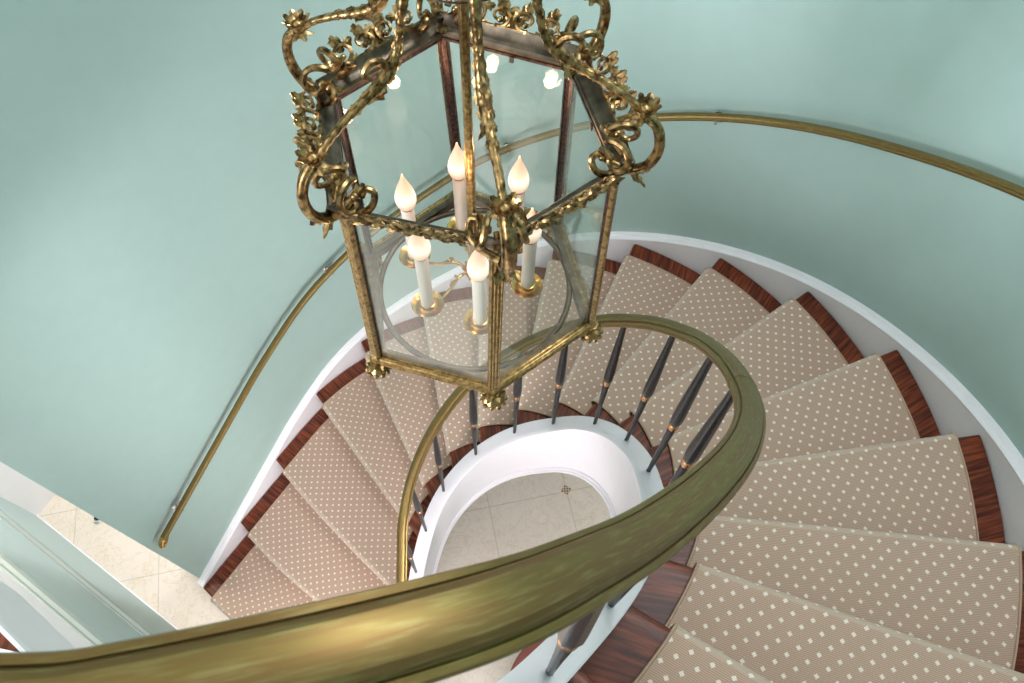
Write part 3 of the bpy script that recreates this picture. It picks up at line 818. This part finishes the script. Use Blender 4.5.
# band of leaf ornament on the outside of the frame under the cresting
for k in range(6):
    cresting(k).build('cresting', M['brass'], lan_t, loc=(topv[k]+topv[(k+1)%6])/2)
for k in range(6):
    A, B_ = topv[k], topv[(k+1)%6]; n_ = outv(k); L = (B_-A).length; e_ = (B_-A).normalized()
    mb = MB(); O_ = A + n_*.0130
    mb.tube([O_ + e_*.012 + ZV*.004, O_ + e_*(L-.012) + ZV*.004], .0018, 6); mb.tube([O_ + e_*.012 - ZV*.011 - n_*.004, O_ + e_*(L-.012) - ZV*.011 - n_*.004], .0018, 6)
    nvn = 15
    for j in range(nvn):
        x = .022 + (L-.044)*j/(nvn-1); p = O_ + e_*x - ZV*.004 + n_*.001; sg = -1 if j < nvn/2 else 1
        mb.leaf(p - e_*sg*.006, e_*sg + ZV*(.6 if j % 2 else -.6), n_, .017, .0085, .15, 4)
        mb.ball(p + ZV*(.003 if j % 2 else -.003), .0030, 6)
    mb.build('leaf_band', M['brass'], lan_t, loc=(A+B_)/2)
# scroll arms
def scroll_arm(k):
    d, L = rad(k); sd = Vector((-d.y, d.x, 0)); base = Vector((AX.x,AX.y,ZT_))
    def q_(r, z, s=0): return base + d*(r*S) + ZV*(z*S) + sd*(s*S)
    mb = MB()
    # outer C scroll from the corner up to the flower
    cpts = smooth_path([q_(.93,.05), q_(1.02,.005), q_(1.12,-.005), q_(1.21,.05), q_(1.26,.16), q_(1.265,.28), q_(1.23,.39), q_(1.17,.46), q_(1.12,.49)], 6)
    n_ = len(cpts); mb.tube(cpts, [.0056 + .0022*math.sin(PI*i/n_) for i in range(n_)], 10)
    mb.tube([p + sd*.0072 for p in cpts[3:-3]], .0032, 6); mb.tube([p - sd*.0072 for p in cpts[3:-3]], .0032, 6)
    # twin inner volutes either side
    for s_ in (-1, 1):
        pts = []
        for j in range(26):
            a = -2.5 + 5.6*j/25; r_ = .130*(1-.62*j/25)
            pts.append(q_(1.03 - .0*j + r_*math.cos(-a)*.85, .17 + r_*math.sin(-a)*.9, s_*(.045 + .10*math.sin(j/25*PI*.8))))
        mb.tube(pts, [.0056 - .0020*j/25 for j in range(26)], 8); mb.ball(pts[-1], .0062, 8)
        pts = smooth_path([q_(1.12,.02,s_*.02), q_(1.02,.03,s_*.12), q_(.93,.08,s_*.17), q_(.88,.15,s_*.15), q_(.91,.18,s_*.11), q_(.94,.15,s_*.11)], 5)
        mb.tube(pts, [.0060-.0018*i/len(pts) for i in range(len(pts))], 8); mb.ball(pts[-1], .0056, 8)
        mb.leaf(q_(1.16,.02,s_*.03), -ZV*.9 + d*.5 + sd*s_*.5, d, .026, .014, .35)
        mb.leaf(q_(1.0,.13,s_*.06), d*-.8 + sd*s_*.5 + ZV*.4, ZV, .03, .018, .4)
    mb.leaf(q_(1.12,-.01), -ZV + d*.4, d, .026, .018, .4)
    ar = smooth_path([q_(1.12,.49), q_(1.0,.575), q_(.86,.645), q_(.72,.70), q_(.60,.755), q_(.515,.83), q_(.465,.93), q_(.435,1.04), q_(.40,1.16), q_(.36,1.27)], 7)
    n2 = len(ar); rr = []
    for i in range(n2):
        t_ = i/(n2-1); rr.append(.0050 + .0034*math.exp(-((t_-.48)/.16)**2) + .0022*math.exp(-((t_-.95)/.12)**2) + .0006*math.sin(i*2.2))
    mb.tube(ar, rr, 10)
    for s_ in (-1, 0, 1): mb.tube([ar[i] + sd*s_*rr[i]*.75 + ZV*(rr[i]*(.7 if s_ == 0 else .35)) for i in range(3, n2-4)], .0019, 6)
    # acanthus sheathing
    for i in range(18, n2-6, 5):
        tg = (ar[i+2]-ar[i]).normalized(); up = sd.cross(tg)
        if up.z < 0: up = -up
        big = .42 + .34*math.exp(-((i/n2-.5)/.2)**2)
        for s_ in (-1, 1): mb.leaf(ar[i] + sd*s_*rr[i]*.75, tg*-1 + sd*s_*.12, sd*s_*.8 + up*.5, .024*big, .011*big, .05)
        mb.leaf(ar[i] + up*rr[i]*.85, tg*-1, up, .024*big, .012*big, .06)
    # curled leaf standing off the elbow
    p = q_(.60,.72); mb.leaf(p, d*.9 - ZV*.9, -ZV+d, .034, .022, -.5); 
    pts = smooth_path([q_(.55,.80), q_(.60,.88), q_(.67,.90), q_(.71,.86), q_(.69,.82)], 4); mb.tube(pts, [.006-.002*i/len(pts) for i in range(len(pts))], 8)
    return mb, q_(1.13,.50), d, sd, q_
arms = []
for k in range(6):
    mb, fp, d, sd, q_ = scroll_arm(k)
    arm = mb.build('scroll_arm', M['brass'], lan_t, loc=q_(1.05,0))
    mb = MB(); mb.ball(fp, .0105, 10)
    for j in range(8):
        a = 2*PI*j/8; v = d*math.cos(a)*.9 + sd*math.sin(a) + ZV*.35; mb.leaf(fp + v*.004, v, ZV*.8 + d*.2, .020, .014, .30)
    for j in range(6):
        a = 2*PI*j/6 + .4; v = d*math.cos(a)*.8 + sd*math.sin(a)*.8 - ZV*.8; mb.leaf(fp + v*.003, v, v - ZV*.3, .019, .012, -.3)
    for j in range(5):
        a = 2*PI*j/5; mb.ball(fp + d*.0055*math.cos(a) + sd*.0055*math.sin(a) + ZV*.006, .0028, 6)
    mb.build('flower', M['brass'], arm, loc=fp)
    mb = MB(); p = q_(1.085,.035); mb.lathe([(.0001,.006),(.0062,.005),(.0075,.001),(.0075,-.004)], 12, p); mb.box((-.006,-.0006,.0045),(.006,.0006,.0068), .7+k, p)
    mb.build('screw', M['bronze'], arm, angle=30, loc=p)
# crown ring, rod, chain, smoke bell
mb = MB(); cz = ZT_ + 1.27*S
mb.lathe([(.066,cz-.006),(.080,cz-.008),(.086,cz),(.080,cz+.008),(.066,cz+.006),(.066,cz-.006)], 36, (AX.x,AX.y,0)); 
for j in range(6):
    a = 2*PI*j/6; v = Vector((math.cos(a),math.sin(a),0)); mb.tube([Vector((AX.x,AX.y,cz))+v*.005, Vector((AX.x,AX.y,cz))+v*.07], .004, 6)
mb.build('crown_ring', M['brass'], lan_t, loc=(AX.x,AX.y,cz))
mb = MB(); zr0, zr1 = ZB_+.045, cz+.30
mb.lathe([(.0001,zr1),(.0066,zr1)] + [(.0066,zr1-.01),(.0066,ZT_-.03),(.0080,ZT_-.035),(.0070,zr0+.02),(.0066,zr0),(.0001,zr0)], 20, (AX.x,AX.y,0), None, 0, 10, .05)
mb.build('centre_rod', M['brass_pale'], lan_t, loc=(AX.x,AX.y,zr0))
zb = ZT_ + .268
mb = MB(); mb.lathe([(.080,zb),(.0805,zb+.002),(.066,zb+.010),(.044,zb+.020),(.020,zb+.034),(.010,zb+.046),(.008,zb+.046),(.018,zb+.032),(.042,zb+.018),(.064,zb+.008),(.0785,zb),(.080,zb)], 40, (AX.x,AX.y,0))
mb.build('smoke_bell', M['glass'], lan_t, loc=(AX.x,AX.y,zb))
mb = MB(); mb.tube([Vector((AX.x+.080*math.cos(a),AX.y+.080*math.sin(a),zb)) for a in [2*PI*i/48 for i in range(48)]], .0012, 6, True); mb.build('bell_rim', M['copper'], lan_t, loc=(AX.x,AX.y,zb))
mb = MB()
zc_ = zr1
kq = 0
while zc_ < 6.27:
    pts = []
    for j in range(14):
        a = 2*PI*j/14; x, z = .008*math.cos(a), .015*math.sin(a) + (.006 if math.sin(a) > 0 else -.006)
        pts.append(Vector((AX.x + (x if kq % 2 else 0), AX.y + (0 if kq % 2 else x), zc_+.018+z)))
    mb.tube(pts, .0026, 6, True); zc_ += .034; kq += 1
mb.build('chain', M['brass'], lan_t, loc=(AX.x,AX.y,zr1))
mb = MB(); mb.lathe([(.0001,6.26),(.02,6.262),(.06,6.28),(.075,6.30),(.0001,6.30)], 28, (AX.x,AX.y,0)); mb.build('ceiling_rose', M['brass'], lan_t, loc=(AX.x,AX.y,6.28))
# inner ring of the base
cb = sum(botv, Vector())/6; rb = min((((botv[k]+botv[(k+1)%6])/2)-cb).length for k in range(6)) - .012
mb = MB(); mb.tube([cb + Vector((rb*math.cos(a), rb*math.sin(a), .002)) for a in [2*PI*i/72 for i in range(72)]], .0058, 10, True)
for k in range(6):
    mdp = (botv[k]+botv[(k+1)%6])/2; v = (mdp-cb).normalized(); mb.tube([cb+v*rb, mdp - v*.004], .003, 6)
mb.build('base_ring', M['bronze'], lan_t, loc=cb)
# candles
cups = [at(x,y,ZB_+.030) for x,y in ((428,305),(480,322),(527,286),(516,243),(462,229),(415,257))]
hub = Vector((sum(p.x for p in cups)/6, sum(p.y for p in cups)/6, ZB_+.035)); hub = Vector((AX.x,AX.y,hub.z)).lerp(hub,.5)
mb = MB(); mb.lathe([(.0001,-.03),(.006,-.026),(.009,-.018),(.006,-.010),(.012,-.004),(.015,.004),(.011,.014),(.006,.022),(.008,.034),(.005,.05),(.0001,.05)], 24, hub, None, 0, 8, .05)
for j in range(8):
    a = 2*PI*j/8; v = Vector((math.cos(a),math.sin(a),0)); mb.leaf(hub+v*.008+ZV*.004, v+ZV*.6, v*-.4+ZV, .02, .012, .4)
mb.build('hub', M['brass_bright'], lan_t, loc=hub)
bulb_prof = [(0.0001,.0860),(0.0015,.0845),(0.0024,.080),(0.0045,.0725),(0.0089,.0620),(0.0139,.0490),(0.0176,.0365),(0.0193,.0255),(0.0188,.0165),(0.0164,.0080),(0.0134,.0025),(0.0112,0),(0.0001,0)]
for i, p in enumerate(cups):
    bz = (((426,256),(478,277),(530,240),(513,190),(457,177),(413,207))[i])
    # height of the sleeve read where its vertical meets the surveyed ray
    dr = right*((bz[0]-512)/F) + down*((bz[1]-341.5)/F) + fwd; s_ = (dr.x*p.x+dr.y*p.y)/(dr.x**2+dr.y**2); zt = H + dr.z*s_
    zt = max(p.z+.11, min(p.z+.17, zt)); hh = zt-p.z
    v = (p-hub); v.z = 0; L = v.length; v.normalize(); sdv = Vector((-v.y,v.x,0))
    mb = MB()
    ap = smooth_path([hub+ZV*.006, hub+v*L*.28+ZV*.020, hub+v*L*.55+ZV*.004+sdv*.004, hub+v*L*.80-ZV*.012, p-ZV*.012, p-ZV*.002], 5)
    mb.tube(ap, .0032, 8)
    mb.leaf(hub+v*L*.3+ZV*.018, v+ZV*.5, ZV-v*.4, .016, .010, .4); mb.leaf(hub+v*L*.5+ZV*.006, -v+ZV*.4, ZV, .016, .010, .4)
    arm = mb.build('candle_arm', M['brass_bright'], lan_t, loc=p)
    mb = MB(); mb.lathe([(0.0001,-.008),(0.0076,-.008),(0.0140,-.004),(0.0267,.0015),(0.0311,.0050),(0.0302,.0066),(0.0254,.0045),(0.0184,.0005),(0.0150,.003),(0.0155,.012),(0.0137,.0125),(0.0135,.006),(0.0001,.006)], 30, p)
    mb.build('drip_pan', M['brass_bright'], arm, loc=p)
    mb = MB(); mb.lathe([(0.0001,.008),(0.0123,.008),(0.0125,.02),(0.0121,hh*.6),(0.0125,hh-.002),(0.0112,hh),(0.0001,hh)], 20, p)
    mb.build('candle_sleeve', M['sleeve'], arm, loc=p)
    mb = MB(); mb.lathe([(0.0001,hh),(0.0107,hh),(0.0114,hh+.002),(0.0101,hh+.005),(0.0001,hh+.005)], 20, p); mb.build('socket_ring', M['red'], arm, loc=p)
    mb = MB(); q = p+ZV*(hh+.003); mb.lathe([(r, z) for r, z in bulb_prof], 24, q); mb.build('bulb', M['bulb'], arm, loc=q)
    ld = bpy.data.lights.new('bulb_glow', 'POINT'); ld.energy = .12; ld.color = (1,.72,.45); ld.shadow_soft_size = .012
    lo_ = bpy.data.objects.new('bulb_glow', ld); C.objects.link(lo_); lo_.location = q + ZV*.100

# ------------------------------------------------------------------ small things
# door stop on the hall floor
p = at(98,521,0)
ds = thing('door_stop', 'small chrome door stop with a black bumper on the hall floor by the wall corner', 'door stop', p)
b = MB(); b.lathe([(.0001,0),(.022,0),(.022,.006),(.014,.010),(.012,.03),(.010,.034),(.0001,.034)], 20, p); b.build('base', M['chrome'], ds, loc=p)
b = MB(); b.lathe([(.0001,-.012),(.012,-.012),(.014,0),(.012,.012),(.0001,.012)], 16, p+Vector((.012,.006,.042)), Matrix.Rotation(PI/2,3,'Y')); b.build('bumper', M['iron'], ds, loc=p+Vector((0,0,.042)))
# round table under the upper flight
pts = [at(510,671,.75), at(526,645,.75), at(560,625,.75)]
ax_, ay_, bx_, by_, cx_, cy_ = pts[0].x,pts[0].y,pts[1].x,pts[1].y,pts[2].x,pts[2].y
D_ = 2*(ax_*(by_-cy_)+bx_*(cy_-ay_)+cx_*(ay_-by_))
ux = ((ax_**2+ay_**2)*(by_-cy_)+(bx_**2+by_**2)*(cy_-ay_)+(cx_**2+cy_**2)*(ay_-by_))/D_
uy = ((ax_**2+ay_**2)*(cx_-bx_)+(bx_**2+by_**2)*(ax_-cx_)+(cx_**2+cy_**2)*(bx_-ax_))/D_
tc = Vector((ux,uy,0)); tr_ = (Vector((ax_,ay_,0))-tc).length
tb = thing('round_table', 'round reddish mahogany table standing under the upper flight beyond the white curb', 'table', tc)
b = MB(); b.lathe([(.0001,.722),(tr_-.03,.722),(tr_-.006,.728),(tr_,.738),(tr_-.004,.748),(tr_-.012,.75),(.0001,.75)], 64, tc); b.build('table_top', M['table'], tb, angle=30)
b = MB(); b.lathe([(.0001,.72),(.08,.72),(.05,.66),(.03,.56),(.045,.40),(.06,.30),(.035,.20),(.05,.14),(.0001,.13)], 28, tc); b.build('pedestal', M['table'], tb, loc=tc)
for j in range(3):
    a = 2*PI*j/3+.4; v = Vector((math.cos(a),math.sin(a),0)); b = MB()
    b.tube(smooth_path([tc+ZV*.17, tc+v*.10+ZV*.16, tc+v*.2+ZV*.07, tc+v*.27+ZV*.02],4), .018, 8); b.build('leg', M['table'], tb, loc=tc)

# ------------------------------------------------------------------ light
w = bpy.data.worlds.new('world'); bpy.context.scene.world = w; w.use_nodes = True
bg = w.node_tree.nodes['Background']; bg.inputs[0].default_value = (.93,.95,1,1); bg.inputs[1].default_value = 1.5
def area(name, loc, tgt, sx, sy, power, col=(1,1,1)):
    ld = bpy.data.lights.new(name, 'AREA'); ld.shape = 'RECTANGLE'; ld.size = sx; ld.size_y = sy; ld.energy = power; ld.color = col
    o = bpy.data.objects.new(name, ld); C.objects.link(o); o.location = loc
    o.rotation_euler = (Vector(tgt)-Vector(loc)).to_track_quat('-Z','Y').to_euler(); return o
area('entry_window_light', (.0,-4.0,1.6), (.2,1.6,2.2), 1.8, .5, 84, (1,.985,.97))
area('skylight', (1.6,1.6,6.36), (.9,.9,0), 2.0, 1.7, 120, (.97,.97,1))
area('well_floor_fill', (.22,-.42,2.6), (.3,.9,0), .5, .5, 24, (1,.96,.98))  # added fill under the landing, brightens the well floor and fascia
area('upper_wall_fill', (-4.4,-2.6,4.7), (1.0,1.9,2.7), 1.4, 1.6, 235, (.93,.97,1))  # added fill from upstairs, lifts the back and right walls; no window modelled

area('hall_fill', (-2.2,1.05,2.7), (-1.0,.9,0), .5, .5, 22, (1,.93,.84))  # unseen fill added to brighten the hall floor and lowest steps
vs_ = bpy.context.scene.view_settings
vs_.view_transform = 'Standard'; vs_.look = 'None'; vs_.gamma = 1; vs_.use_curve_mapping = False; vs_.exposure = 0.74
